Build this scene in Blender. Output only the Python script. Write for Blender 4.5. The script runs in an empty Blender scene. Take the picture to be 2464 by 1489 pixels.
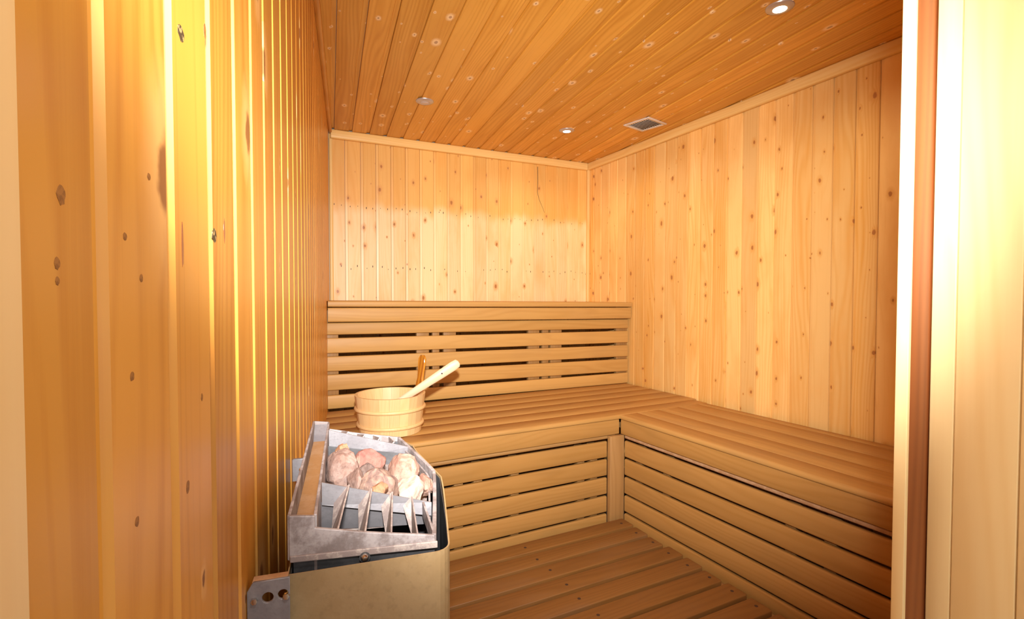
import bpy, bmesh, math, random
from mathutils import Matrix, Vector, noise
random.seed(7)
sc = bpy.context.scene
col = sc.collection
sin, cos, pi = math.sin, math.cos, math.pi

# ------------------------------------------------------------------ camera
CAMH = 1.2
def make_camera():
    a, b, r = .4483, -.0259, .0008
    fwd = Vector((sin(a)*cos(b), cos(a)*cos(b), sin(b)))
    up0 = Vector((-sin(a)*sin(b), -cos(a)*sin(b), cos(b)))
    rt0 = Vector((cos(a), -sin(a), 0))
    rt = rt0*cos(r) + up0*sin(r)
    up = -rt0*sin(r) + up0*cos(r)
    cd = bpy.data.cameras.new('camera'); cam = bpy.data.objects.new('camera', cd); col.objects.link(cam)
    m = Matrix((rt, up, -fwd)).transposed().to_4x4(); m.translation = Vector((0, 0, CAMH))
    cam.matrix_world = m
    cd.sensor_width = 36; cd.sensor_fit = 'HORIZONTAL'; cd.lens = 1217.7354*36/2464
    cd.clip_start = .01; cd.clip_end = 60
    sc.camera = cam
make_camera()

# ------------------------------------------------------------------ world, lights, exposure
sc.view_settings.view_transform = 'Standard'; sc.view_settings.look = 'None'
sc.view_settings.gamma = 1; sc.view_settings.use_curve_mapping = False
sc.view_settings.exposure = 0.16
w = bpy.data.worlds.new('world'); sc.world = w; w.use_nodes = True
w.node_tree.nodes['Background'].inputs[0].default_value = (1, .97, .93, 1)
w.node_tree.nodes['Background'].inputs[1].default_value = .3

def aim(o, loc, to):
    o.location = loc
    o.rotation_euler = (Vector(to)-Vector(loc)).to_track_quat('-Z', 'Y').to_euler()
def area(name, loc, to, size, watts, color=(1, 1, 1), sy=None):
    l = bpy.data.lights.new(name, 'AREA'); l.energy = watts; l.color = color
    l.shape = 'RECTANGLE'; l.size = size; l.size_y = sy or size
    o = bpy.data.objects.new(name, l); col.objects.link(o); aim(o, loc, to); return o
def point(name, loc, watts, color=(1, 1, 1), radius=.03):
    l = bpy.data.lights.new(name, 'POINT'); l.energy = watts; l.color = color; l.shadow_soft_size = radius
    o = bpy.data.objects.new(name, l); col.objects.link(o); o.location = loc; return o
def spot(name, loc, to, watts, angle, blend, color=(1, 1, 1), radius=.03):
    l = bpy.data.lights.new(name, 'SPOT'); l.energy = watts; l.color = color; l.shadow_soft_size = radius
    l.spot_size = math.radians(angle); l.spot_blend = blend
    o = bpy.data.objects.new(name, l); col.objects.link(o); aim(o, loc, to); return o
# the photographer's flash, just above the camera
spot('flash', (.0, -.03, 1.43), (1.44, 2.6, 1.22), 390, 84, 1.0, (1, .98, .95), .03)
point('flash_bounce_fill', (.15, .05, 1.74), 10, (1, .98, .96), .06)  # unseen fill added for flash bounce on the upper left wall and jamb
# unseen fill added outside the doorway, as light from the room behind
area('doorway_fill', (.25, -1.0, 1.45), (.9, 2.0, 1.2), .9, 5, (1, .97, .93), 1.2)

# ------------------------------------------------------------------ room layout
Xr, Yb, Zc, Zs = 2.4260, 3.5640, 2.3057, .5506
xf, yf = Xr-.6958, Yb-1.3342
aL, aR, aB, aRb, aBb, aC, aD = .1334, .0151, -.0108, .0447, .0288, -.1036, .0208
Xl = .3703; Yl = Yb-(Xr-Xl)*math.tan(aB)
FLOOR = -.11
Yfront = .32                      # inner face of the wall with the doorway
UP = Vector((0, 0, 1))
def V3(x, y, z=0): return Vector((x, y, z))
dL = V3(-sin(aL), -cos(aL)); nL = V3(cos(aL), -sin(aL))        # left wall: towards the viewer, into the room
dR = V3(sin(aR), -cos(aR)); nR = V3(-cos(aR), -sin(aR))
dB = V3(-cos(aB), -sin(aB)); nB = V3(sin(aB), -cos(aB))
dRb = V3(sin(aRb), -cos(aRb)); nRb = V3(-cos(aRb), -sin(aRb))
dBb = V3(-cos(aBb), -sin(aBb)); nBb = V3(sin(aBb), -cos(aBb))
dD = V3(-cos(aD), -sin(aD)); uD = V3(sin(aD), -cos(aD))
def Lp(s, n=0, z=0): return V3(Xl, Yl, z) + dL*s + nL*n
def Rp(s, n=0, z=0): return V3(Xr, Yb, z) + dR*s + nR*n
def Bp(s, n=0, z=0): return V3(Xr, Yb, z) + dB*s + nB*n
def left_x(y): return Xl - (Yl-y)*math.tan(aL)
def back_yb(x): return Yb-(Xr-x)*math.tan(aB)
def right_x(y): return Xr + (Yb-y)*math.tan(aR)

# ------------------------------------------------------------------ helpers
def frame(loc, x, y, z):
    m = Matrix((x, y, z)).transposed().to_4x4(); m.translation = Vector(loc); return m
def tag(o, label=None, cat=None, group=None, kind=None):
    for k, v in (('label', label), ('category', cat), ('group', group), ('kind', kind)):
        if v: o[k] = v
    return o
MW = {}
def link(o, parent=None, M=None):
    col.objects.link(o)
    M = M if M is not None else Matrix.Identity(4)
    MW[o.name] = M
    if parent is not None:
        o.parent = parent; o.matrix_basis = MW[parent.name].inverted() @ M
    else:
        o.matrix_basis = M
    return o
def empty(name, loc=(0, 0, 0), **kw):
    o = bpy.data.objects.new(name, None); o.empty_display_size = .1
    link(o, None, Matrix.Translation(Vector(loc))); return tag(o, **kw)
def mesh_obj(name, me, mat, parent=None, M=None):
    o = bpy.data.objects.new(name, me)
    if mat and not me.materials: me.materials.append(mat)
    return link(o, parent, M)
def smooth(me, ang=40):
    for p in me.polygons: p.use_smooth = True
    me.set_sharp_from_angle(angle=math.radians(ang))
def prism_mesh(name, poly, L0, L1, sm=True):
    """poly in local x,y (counter clockwise) extruded along local z"""
    n = len(poly)
    v = [(x, y, L0) for x, y in poly] + [(x, y, L1) for x, y in poly]
    f = [tuple(reversed(range(n))), tuple(range(n, 2*n))] + [(i, (i+1) % n, n+(i+1) % n, n+i) for i in range(n)]
    me = bpy.data.meshes.new(name); me.from_pydata(v, [], f); me.update()
    if sm: smooth(me, 50)
    return me
def box_mesh(name, x0, x1, y0, y1, z0, z1):
    return prism_mesh(name, [(x0, y0), (x1, y0), (x1, y1), (x0, y1)], z0, z1, False)
def bevel_box(name, x0, x1, y0, y1, z0, z1, r=.003, seg=2):
    bm = bmesh.new(); bmesh.ops.create_cube(bm, size=1)
    for v in bm.verts:
        v.co = Vector(((x0+x1)/2+v.co.x*(x1-x0), (y0+y1)/2+v.co.y*(y1-y0), (z0+z1)/2+v.co.z*(z1-z0)))
    bmesh.ops.bevel(bm, geom=bm.edges[:], offset=r, segments=seg, affect='EDGES', profile=.5)
    me = bpy.data.meshes.new(name); bm.to_mesh(me); bm.free(); smooth(me, 60); return me
def rrect(w, t, r=.006, rb=None):
    """rounded rectangle: x 0..w, y -t..0 ; r rounds the y=0 side, rb the back"""
    rb = r if rb is None else rb
    pts = []
    for cx, cy, a0, rr in ((w, -t, -90, rb), (w, 0, 0, r), (0, 0, 90, r), (0, -t, 180, rb)):
        sx = -1 if cx > 0 else 1; sy = 1 if cy < 0 else -1
        k = 3 if rr > .004 else 2
        for i in range(k):
            a = math.radians(a0 + 90*i/(k-1))
            pts.append((cx+sx*rr+rr*cos(a), cy+sy*rr+rr*sin(a)))
    return pts
def plank(name, mat, parent, p, zdir, ydir, poly, L, me=None):
    """p = world point of local origin; local z along zdir, local y along ydir"""
    z = Vector(zdir).normalized(); y = Vector(ydir); y = (y - z*y.dot(z)).normalized(); x = y.cross(z)
    return mesh_obj(name, me or prism_mesh(name, poly, 0, L), mat, parent, frame(p, x, y, z))

# ------------------------------------------------------------------ materials
def N(nt, t, **kw):
    n = nt.nodes.new(t)
    for k, v in kw.items():
        if k.startswith('i_'): n.inputs[k[2:].replace('_', ' ')].default_value = v
        else: setattr(n, k, v)
    return n
def new_mat(name):
    m = bpy.data.materials.new(name); m.use_nodes = True; nt = m.node_tree; nt.nodes.clear()
    out = nt.nodes.new('ShaderNodeOutputMaterial'); b = nt.nodes.new('ShaderNodeBsdfPrincipled')
    nt.links.new(b.outputs[0], out.inputs[0]); return m, nt, b
def mathn(nt, op, a, b=None, c=None, clamp=False):
    n = nt.nodes.new('ShaderNodeMath'); n.operation = op; n.use_clamp = clamp
    for i, v in enumerate((a, b, c)):
        if v is None: continue
        if isinstance(v, (int, float)): n.inputs[i].default_value = v
        else: nt.links.new(v, n.inputs[i])
    return n.outputs[0]
def mixc(nt, fac, a, b, mode='MIX'):
    n = nt.nodes.new('ShaderNodeMix'); n.data_type = 'RGBA'; n.blend_type = mode
    for i, v in ((0, fac), (6, a), (7, b)):
        if isinstance(v, (int, float)): n.inputs[i].default_value = v
        elif isinstance(v, tuple): n.inputs[i].default_value = (*v, 1)
        else: nt.links.new(v, n.inputs[i])
    return n.outputs[2]
def ramp(nt, v, lo, hi, a=0., b=1.):
    n = nt.nodes.new('ShaderNodeMapRange'); n.interpolation_type = 'SMOOTHSTEP'
    nt.links.new(v, n.inputs[0])
    for i, x in ((1, lo), (2, hi), (3, a), (4, b)): n.inputs[i].default_value = x
    return n.outputs[0]
def wood(name, light, dark, knot=(.16, .05, .015), knots=.6, kscale=8., kstretch=.5, ksize=.06, halo=None, halo_amt=.5,
         rough=.42, var=.25, ring=55., grain=.35, hue=None, coat=0., bump=.15, broad=1.1, faded=None, mottle=.0, mottle_col=(.2, .12, .06), spec=.5):
    """Long grain along the piece's own z, knots in its x-z plane, each piece different."""
    m, nt, b = new_mat(name); L = nt.links.new
    tc = N(nt, 'ShaderNodeTexCoord'); oi = N(nt, 'ShaderNodeObjectInfo')
    sep = N(nt, 'ShaderNodeSeparateXYZ'); L(tc.outputs['Object'], sep.inputs[0])
    r1 = oi.outputs['Random']
    r2 = mathn(nt, 'FRACT', mathn(nt, 'MULTIPLY', r1, 17.31)); r3 = mathn(nt, 'FRACT', mathn(nt, 'MULTIPLY', r1, 91.7))
    x = mathn(nt, 'ADD', sep.outputs[0], mathn(nt, 'MULTIPLY', r1, 30.)); z = mathn(nt, 'ADD', sep.outputs[2], mathn(nt, 'MULTIPLY', r2, 40.))
    y = mathn(nt, 'ADD', sep.outputs[1], mathn(nt, 'MULTIPLY', r3, 5.))
    # knots
    kv = N(nt, 'ShaderNodeCombineXYZ'); L(mathn(nt, 'MULTIPLY', x, kscale), kv.inputs[0]); L(mathn(nt, 'MULTIPLY', z, kscale*kstretch), kv.inputs[1])
    vo = N(nt, 'ShaderNodeTexVoronoi', voronoi_dimensions='2D', feature='F1'); vo.inputs['Scale'].default_value = 1.; L(kv.outputs[0], vo.inputs['Vector'])
    ksep = N(nt, 'ShaderNodeSeparateColor'); L(vo.outputs['Color'], ksep.inputs[0])
    wob = N(nt, 'ShaderNodeTexNoise', noise_dimensions='3D'); wob.inputs['Scale'].default_value = 60.; L(tc.outputs['Object'], wob.inputs['Vector'])
    d = mathn(nt, 'ADD', vo.outputs['Distance'], mathn(nt, 'MULTIPLY', mathn(nt, 'SUBTRACT', wob.outputs[0], .5), ksize*1.3))
    size = mathn(nt, 'MULTIPLY', mathn(nt, 'ADD', mathn(nt, 'MULTIPLY', mathn(nt, 'POWER', ksep.outputs[0], 2.2), 1.5), .28), ksize)
    has = mathn(nt, 'LESS_THAN', ksep.outputs[1], knots)
    q = mathn(nt, 'DIVIDE', d, size)
    core = mathn(nt, 'MULTIPLY', ramp(nt, q, .6, 1.15, 1, 0), has)
    halom = mathn(nt, 'MULTIPLY', ramp(nt, q, .9, 3.2, 1, 0), has)
    # grain
    nv = N(nt, 'ShaderNodeCombineXYZ'); L(mathn(nt, 'MULTIPLY', x, 7.), nv.inputs[0]); L(mathn(nt, 'MULTIPLY', z, .7), nv.inputs[1]); L(mathn(nt, 'MULTIPLY', y, 7.), nv.inputs[2])
    n1 = N(nt, 'ShaderNodeTexNoise'); n1.inputs['Scale'].default_value = 1.; n1.inputs['Detail'].default_value = 2.; L(nv.outputs[0], n1.inputs['Vector'])
    ph = mathn(nt, 'ADD', mathn(nt, 'MULTIPLY', mathn(nt, 'ADD', x, y), ring*6.28*.9), mathn(nt, 'MULTIPLY', n1.outputs[0], 62.))
    ph = mathn(nt, 'ADD', ph, mathn(nt, 'MULTIPLY', halom, 5.))
    rg = mathn(nt, 'ADD', mathn(nt, 'MULTIPLY', mathn(nt, 'SINE', ph), .5), .5)
    rg = mathn(nt, 'POWER', rg, 1.6)
    fv = N(nt, 'ShaderNodeCombineXYZ'); L(mathn(nt, 'MULTIPLY', x, 420.), fv.inputs[0]); L(mathn(nt, 'MULTIPLY', z, 7.), fv.inputs[1]); L(mathn(nt, 'MULTIPLY', y, 300.), fv.inputs[2])
    n2 = N(nt, 'ShaderNodeTexNoise'); n2.inputs['Scale'].default_value = 1.; n2.inputs['Detail'].default_value = 3.; L(fv.outputs[0], n2.inputs['Vector'])
    lv = N(nt, 'ShaderNodeCombineXYZ'); L(mathn(nt, 'MULTIPLY', x, 22.), lv.inputs[0]); L(mathn(nt, 'MULTIPLY', z, 1.3), lv.inputs[1]); L(y, lv.inputs[2])
    n3 = N(nt, 'ShaderNodeTexNoise'); n3.inputs['Scale'].default_value = 1.; n3.inputs['Detail'].default_value = 4.; L(lv.outputs[0], n3.inputs['Vector'])
    t = mathn(nt, 'MULTIPLY', rg, grain)
    t = mathn(nt, 'ADD', t, mathn(nt, 'MULTIPLY', mathn(nt, 'SUBTRACT', n2.outputs[0], .5), grain*.9))
    t = mathn(nt, 'ADD', t, mathn(nt, 'MULTIPLY', mathn(nt, 'SUBTRACT', n3.outputs[0], .45), broad))
    t = mathn(nt, 'ADD', t, mathn(nt, 'MULTIPLY', mathn(nt, 'SUBTRACT', r3, .5), var*2), clamp=True)
    c = mixc(nt, t, light, dark)
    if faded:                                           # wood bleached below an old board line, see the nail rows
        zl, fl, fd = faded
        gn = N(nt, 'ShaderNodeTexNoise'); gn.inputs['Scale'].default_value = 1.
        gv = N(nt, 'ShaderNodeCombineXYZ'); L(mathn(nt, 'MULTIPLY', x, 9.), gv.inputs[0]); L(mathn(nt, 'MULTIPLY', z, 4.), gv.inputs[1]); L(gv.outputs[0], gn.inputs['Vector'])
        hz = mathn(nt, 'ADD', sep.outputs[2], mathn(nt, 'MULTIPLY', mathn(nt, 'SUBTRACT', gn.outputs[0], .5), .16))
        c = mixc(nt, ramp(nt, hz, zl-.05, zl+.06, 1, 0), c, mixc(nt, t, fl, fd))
    br = mathn(nt, 'ADD', 1-var*.35, mathn(nt, 'MULTIPLY', r2, var*.7))
    hs = N(nt, 'ShaderNodeHueSaturation'); L(br, hs.inputs['Value']); L(c, hs.inputs['Color']); c = hs.outputs[0]
    if mottle > 0:
        mn = N(nt, 'ShaderNodeTexNoise'); mn.inputs['Scale'].default_value = 7.; mn.inputs['Detail'].default_value = 5.
        mv = N(nt, 'ShaderNodeCombineXYZ'); L(x, mv.inputs[0]); L(mathn(nt, 'MULTIPLY', z, .35), mv.inputs[1]); L(y, mv.inputs[2]); L(mv.outputs[0], mn.inputs['Vector'])
        c = mixc(nt, mathn(nt, 'MULTIPLY', ramp(nt, mn.outputs[0], .45, .75), mottle), c, mottle_col)
    if halo: c = mixc(nt, mathn(nt, 'MULTIPLY', halom, halo_amt), c, halo)
    c = mixc(nt, mathn(nt, 'MULTIPLY', core, .9), c, knot)
    L(c, b.inputs['Base Color'])
    rr = mathn(nt, 'ADD', rough, mathn(nt, 'MULTIPLY', mathn(nt, 'SUBTRACT', n3.outputs[0], .5), .2)); L(rr, b.inputs['Roughness'])
    b.inputs['Coat Weight'].default_value = coat; b.inputs['Coat Roughness'].default_value = .12
    b.inputs['Specular IOR Level'].default_value = spec
    bp = N(nt, 'ShaderNodeBump'); bp.inputs['Strength'].default_value = bump; bp.inputs['Distance'].default_value = .0015
    hgt = mathn(nt, 'ADD', mathn(nt, 'MULTIPLY', t, -.5), mathn(nt, 'MULTIPLY', halom, .5)); L(hgt, bp.inputs['Height']); L(bp.outputs[0], b.inputs['Normal'])
    return m
def metal(name, base, spot_col, amt=.5, scale=30., rough=.5, metallic=.3, lo=.45, hi=.6, bump=.2):
    m, nt, b = new_mat(name); L = nt.links.new
    tc = N(nt, 'ShaderNodeTexCoord'); n = N(nt, 'ShaderNodeTexNoise'); n.inputs['Scale'].default_value = scale; n.inputs['Detail'].default_value = 8.; n.inputs['Roughness'].default_value = .65
    L(tc.outputs['Object'], n.inputs['Vector'])
    n2 = N(nt, 'ShaderNodeTexNoise'); n2.inputs['Scale'].default_value = scale*9; n2.inputs['Detail'].default_value = 4.; L(tc.outputs['Object'], n2.inputs['Vector'])
    f = mathn(nt, 'MULTIPLY', ramp(nt, n.outputs[0], lo, hi), amt)
    c = mixc(nt, f, base, spot_col)
    c = mixc(nt, mathn(nt, 'MULTIPLY', ramp(nt, n2.outputs[0], .5, .8), .35), c, tuple(v*.6 for v in base))
    L(c, b.inputs['Base Color']); b.inputs['Roughness'].default_value = rough; b.inputs['Metallic'].default_value = metallic
    bp = N(nt, 'ShaderNodeBump'); bp.inputs['Strength'].default_value = bump; bp.inputs['Distance'].default_value = .001
    L(mathn(nt, 'ADD', n.outputs[0], n2.outputs[0]), bp.inputs['Height']); L(bp.outputs[0], b.inputs['Normal'])
    return m
def stone_mat(name, a, c2, c3, dark):
    m, nt, b = new_mat(name); L = nt.links.new
    tc = N(nt, 'ShaderNodeTexCoord')
    n = N(nt, 'ShaderNodeTexNoise'); n.inputs['Scale'].default_value = 28.; n.inputs['Detail'].default_value = 8.; n.inputs['Roughness'].default_value = .6; n.inputs['Distortion'].default_value = .8; L(tc.outputs['Object'], n.inputs['Vector'])
    n2 = N(nt, 'ShaderNodeTexNoise'); n2.inputs['Scale'].default_value = 160.; n2.inputs['Detail'].default_value = 6.; L(tc.outputs['Object'], n2.inputs['Vector'])
    c = mixc(nt, ramp(nt, n.outputs[0], .38, .55), a, c2)
    c = mixc(nt, ramp(nt, n.outputs[0], .55, .7), c, c3)
    c = mixc(nt, mathn(nt, 'MULTIPLY', ramp(nt, n2.outputs[0], .52, .7), .55), c, dark)
    L(c, b.inputs['Base Color']); b.inputs['Roughness'].default_value = .85
    bp = N(nt, 'ShaderNodeBump'); bp.inputs['Strength'].default_value = .6; bp.inputs['Distance'].default_value = .002
    L(mathn(nt, 'ADD', n.outputs[0], n2.outputs[0]), bp.inputs['Height']); L(bp.outputs[0], b.inputs['Normal'])
    return m
def plain(name, c, rough=.6, metallic=0., emit=None, estr=0.):
    m, nt, b = new_mat(name); b.inputs['Base Color'].default_value = (*c, 1); b.inputs['Roughness'].default_value = rough; b.inputs['Metallic'].default_value = metallic
    if emit: b.inputs['Emission Color'].default_value = (*emit, 1); b.inputs['Emission Strength'].default_value = estr
    return m

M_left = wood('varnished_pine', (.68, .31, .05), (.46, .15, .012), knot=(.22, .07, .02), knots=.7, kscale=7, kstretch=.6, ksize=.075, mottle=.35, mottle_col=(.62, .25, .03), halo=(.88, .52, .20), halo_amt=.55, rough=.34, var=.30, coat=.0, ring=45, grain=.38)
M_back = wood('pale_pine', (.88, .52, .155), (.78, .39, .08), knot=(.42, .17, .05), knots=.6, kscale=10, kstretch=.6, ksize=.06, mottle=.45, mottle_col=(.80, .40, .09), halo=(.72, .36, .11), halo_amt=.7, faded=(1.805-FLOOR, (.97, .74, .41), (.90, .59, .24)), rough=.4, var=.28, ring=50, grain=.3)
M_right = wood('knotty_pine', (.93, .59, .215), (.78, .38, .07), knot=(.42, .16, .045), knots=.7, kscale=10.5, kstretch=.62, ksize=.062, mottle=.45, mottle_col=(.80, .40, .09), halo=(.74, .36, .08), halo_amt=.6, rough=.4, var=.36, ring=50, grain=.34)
M_ceil = wood('stained_pine', (.76, .38, .06), (.56, .23, .02), knot=(.44, .25, .13), knots=.75, kscale=9, kstretch=.6, ksize=.046, mottle=.35, mottle_col=(.56, .22, .02), halo=(.95, .68, .36), halo_amt=.95, rough=.4, var=.28, ring=50, grain=.45)
M_trim = wood('trim_pine', (.90, .62, .24), (.80, .46, .12), knots=.1, kscale=6, var=.1, grain=.3, rough=.4)
M_bench = wood('bench_wood', (.59, .335, .098), (.45, .225, .048), knots=.03, kscale=5, ksize=.04, var=.16, ring=30, grain=.3, rough=.5, mottle=.25, mottle_col=(.42, .24, .09), broad=.45)
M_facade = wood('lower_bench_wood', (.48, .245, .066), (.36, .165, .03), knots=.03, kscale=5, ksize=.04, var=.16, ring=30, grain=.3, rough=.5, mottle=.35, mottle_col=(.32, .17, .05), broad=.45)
M_seat = wood('seat_wood', (.52, .28, .08), (.38, .185, .042), knots=.0, kscale=5, var=.14, ring=35, grain=.35, rough=.52, mottle=.3, mottle_col=(.34, .19, .09), broad=.45)
M_deck = wood('deck_wood', (.265, .115, .025), (.18, .072, .014), knots=.0, kscale=5, var=.14, ring=35, grain=.4, rough=.55, mottle=.4, mottle_col=(.24, .13, .06), broad=.45)
M_post = wood('post_wood', (.42, .22, .07), (.31, .145, .04), knots=.0, var=.1, grain=.35, rough=.55, mottle=.3, broad=.45)
M_pale = wood('pale_frame_wood', (.90, .69, .36), (.80, .53, .21), knots=.12, kscale=5, ksize=.06, var=.06, grain=.25, rough=.38, ring=40, broad=.45)
M_red = wood('reddish_frame_wood', (.30, .085, .02), (.19, .045, .01), knots=.0, var=.05, grain=.45, rough=.38, ring=60)
M_pail = wood('pail_wood', (.84, .58, .28), (.74, .45, .17), knots=.1, kscale=12, ksize=.05, var=.26, grain=.25, rough=.42, ring=60, broad=.45)
M_amber = wood('amber_wood', (.66, .28, .03), (.36, .11, .01), knots=0, var=.05, grain=.8, rough=.25, ring=60, coat=.4)
M_hoop = wood('hoop_wood', (.84, .56, .26), (.74, .44, .16), knots=0, var=.05, grain=.2, rough=.45)
M_ladle = wood('ladle_wood', (.90, .62, .40), (.82, .50, .28), knots=0, var=.05, grain=.2, rough=.45)
M_dark = plain('dark_underside', (.05, .03, .018), .9)
M_floor = plain('concrete_floor', (.16, .11, .07), .85)
M_outer = plain('wall_core', (.5, .4, .3), .8)
M_cast = metal('chalky_metal', (.24, .195, .185), (.46, .41, .405), amt=.9, scale=26, rough=.6, metallic=.15, lo=.42, hi=.6)
M_steel = metal('galvanised_steel', (.26, .245, .26), (.35, .335, .35), amt=.6, scale=22, rough=.45, metallic=.4)
M_fin = metal('weathered_fin', (.34, .27, .25), (.56, .47, .42), amt=.8, scale=60, rough=.6, metallic=.15)
M_slate = metal('slate_metal', (.10, .10, .105), (.17, .165, .17), amt=.5, scale=20, rough=.45, metallic=.4)
M_mid = metal('dull_metal', (.20, .19, .20), (.28, .26, .27), amt=.5, scale=20, rough=.45, metallic=.4)
M_rust = metal('rusty_metal', (.45, .24, .11), (.58, .36, .20), amt=.7, scale=30, rough=.65, metallic=.05)
M_tray = metal('ochre_tray', (.42, .21, .08), (.48, .28, .15), amt=.6, scale=22, rough=.5, metallic=.05)
M_tan = metal('tan_enamel', (.38, .25, .115), (.44, .30, .15), amt=.6, scale=14, rough=.55, metallic=.05, bump=.3)
M_chrome = plain('chrome', (.62, .56, .50), .22, 1.)
M_ring = plain('brushed_ring', (.50, .46, .44), .35, .55)
M_vent = plain('vent_metal', (.72, .64, .55), .4, .2)
M_black = plain('nail_dark', (.06, .03, .02), .6)

# ------------------------------------------------------------------ setting: floor, walls, ceiling
def wall_slab(name, p, along, normal, L, H, T=.04, mat=None):
    """slab whose room face lies T0 behind the boards"""
    z = UP; y = Vector(normal)
    x = y.cross(z)
    s = 1 if x.dot(along) > 0 else -1
    me = box_mesh(name, min(0, s*L), max(0, s*L), -T, 0, 0, H)
    o = mesh_obj(name, me, mat or M_outer, None, frame(p, x, y, z)); o['kind'] = 'structure'; return o
BT = .014            # board thickness in front of the slab
def board_poly(w, flip=False, groove=.017):
    """face at y=0; tongue strip on the +x side (or the -x side when flipped)"""
    g = groove
    p = [(.0012, -BT), (w-.0012, -BT), (w-.0012, -.0062), (w-g, -.0042), (w-g-.0022, 0), (.0030, 0), (.0014, -.003)]
    if flip: p = [(w-x, y) for x, y in reversed(p)]
    return p
WALLZ0 = FLOOR
# floor and ceiling slabs: the room's outline
def poly_slab(name, pts, z0, z1, mat):
    n = len(pts); v = [(x, y, z0) for x, y in pts]+[(x, y, z1) for x, y in pts]
    f = [tuple(reversed(range(n))), tuple(range(n, 2*n))]+[(i, (i+1) % n, n+(i+1) % n, n+i) for i in range(n)]
    me = bpy.data.meshes.new(name); me.from_pydata(v, [], f); me.update()
    o = mesh_obj(name, me, mat); o['kind'] = 'structure'; return o
YF0 = -.25
room = [(left_x(YF0)-.02, YF0), (right_x(YF0)+.02, YF0), (Xr+.02, Yb+.02), (Xl-.02, Yl+.02)]
floor_o = poly_slab('floor', room, FLOOR-.05, FLOOR, M_floor)
ceil_o = poly_slab('ceiling', room, Zc+BT, Zc+BT+.05, M_outer)

H = Zc-FLOOR
wl = wall_slab('wall_left', Lp(-.02, -BT, FLOOR), dL, nL, 3.95, H+BT)
wb = wall_slab('wall_back', Bp(-.02, -BT, FLOOR), dB, nB, Xr-Xl+.06, H+BT)
wr = wall_slab('wall_right', Rp(-.02, -BT, FLOOR), dR, nR, 3.6, H+BT)
wbrd = .1014
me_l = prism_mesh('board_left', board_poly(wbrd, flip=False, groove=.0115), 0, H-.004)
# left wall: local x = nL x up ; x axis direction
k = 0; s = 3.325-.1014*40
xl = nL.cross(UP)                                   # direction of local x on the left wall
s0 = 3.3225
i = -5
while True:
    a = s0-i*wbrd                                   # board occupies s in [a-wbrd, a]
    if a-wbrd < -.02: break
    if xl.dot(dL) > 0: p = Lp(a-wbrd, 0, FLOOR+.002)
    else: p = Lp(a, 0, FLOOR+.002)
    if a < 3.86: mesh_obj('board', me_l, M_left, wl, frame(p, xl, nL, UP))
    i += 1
# the marks that stand out on the left wall: dead knots and resin streaks, each lying in its board
M_knot = metal('dead_knot', (.36, .15, .035), (.20, .07, .015), amt=.8, scale=260, rough=.5, metallic=0)
M_notch = metal('knot_hole', (.50, .32, .12), (.05, .03, .01), amt=1., scale=160, rough=.6, metallic=0, lo=.42, hi=.5)
M_resin = plain('resin', (.26, .045, .01), .15)
def board_at(s_):
    for o in wl.children:
        m = MW[o.name]; q = m.translation
        s1 = (q-Lp(0, 0, q.z)).dot(dL)
        lo, hi = (s1, s1+wbrd) if xl.dot(dL) > 0 else (s1-wbrd, s1)
        if lo <= s_ < hi: return o
    return wl.children[0]
def mark(nm_, s_, z_, rs_, rz_, mat_, off=.0002):
    n_ = 14; rr_ = random.Random(int(s_*1e4))
    pl = [(rs_*cos(2*pi*i_/n_)*rr_.uniform(.8, 1.1), rz_*sin(2*pi*i_/n_)*rr_.uniform(.85, 1.1)) for i_ in range(n_)]
    mesh_obj(nm_, prism_mesh(nm_, pl, 0, .0005, False), mat_, board_at(s_), frame(Lp(s_, off-.0001, z_), xl, UP, xl.cross(UP)))
for s_, z_, rs_, rz_ in ((3.3509, 1.241, .0035, .0042), (3.355, 1.213, .0022, .0026), (3.355, 1.206, .0016, .0018), (3.2833, 1.157, .003, .0028), (3.254, 1.27, .0028, .0022),
                         (3.2894, 1.231, .0026, .0022), (3.2682, 1.21, .0026, .0024), (3.1886, 1.063, .004, .005), (3.1229, 1.418, .004, .007), (3.2803, 1.077, .003, .003), (3.1481, 1.12, .003, .003)):
    mark('knot', s_, z_, rs_, rz_, M_knot)
mark('knot_hole', 3.1876, 1.385, .008, .0055, M_notch); mark('knot_hole', 3.1010, 1.253, .008, .0065, M_notch)
mark('resin_streak', 3.0624, 1.262, .003, .012, M_resin); mark('resin_streak', 3.1920, 1.236, .0022, .016, M_resin)
# back wall
pb = (Xr-Xl)/cos(aB)/20.
me_b = prism_mesh('board_back', board_poly(pb), 0, H-.004)
xb = nB.cross(UP)
for i in range(20):
    a = i*pb
    p = Bp(a+pb, 0, FLOOR+.002) if xb.dot(dB) < 0 else Bp(a, 0, FLOOR+.002)
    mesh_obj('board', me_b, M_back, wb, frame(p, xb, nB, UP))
bw_boards = [o for o in wb.children]
nm = prism_mesh('nail', [(.0022*cos(2*pi*i/8), .0065*sin(2*pi*i/8)) for i in range(8)], 0, .0008, False)
for o in bw_boards:
    m = MW[o.name]
    for zz in (1.395, 1.805):
        for fx in (.26, .66):
            if random.random() < .12: continue
            k_ = random.uniform(.6, 1.3)
            q = m @ V3(pb*(fx+random.uniform(-.06, .06)), .0002, zz-FLOOR+random.uniform(-.012, .012))
            mesh_obj('nail', nm, M_black, o, frame(q, nB.cross(UP)*-1 if False else xb*k_, UP*k_, xb.cross(UP)))
cb = bw_boards[4]; cm = MW[cb.name]
cr = [(1.942, 2.232), (1.944, 2.12), (1.940, 2.03), (1.955, 1.975), (1.990, 1.905), (2.004, 1.872)]
bm_ = bmesh.new(); prev = None
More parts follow.
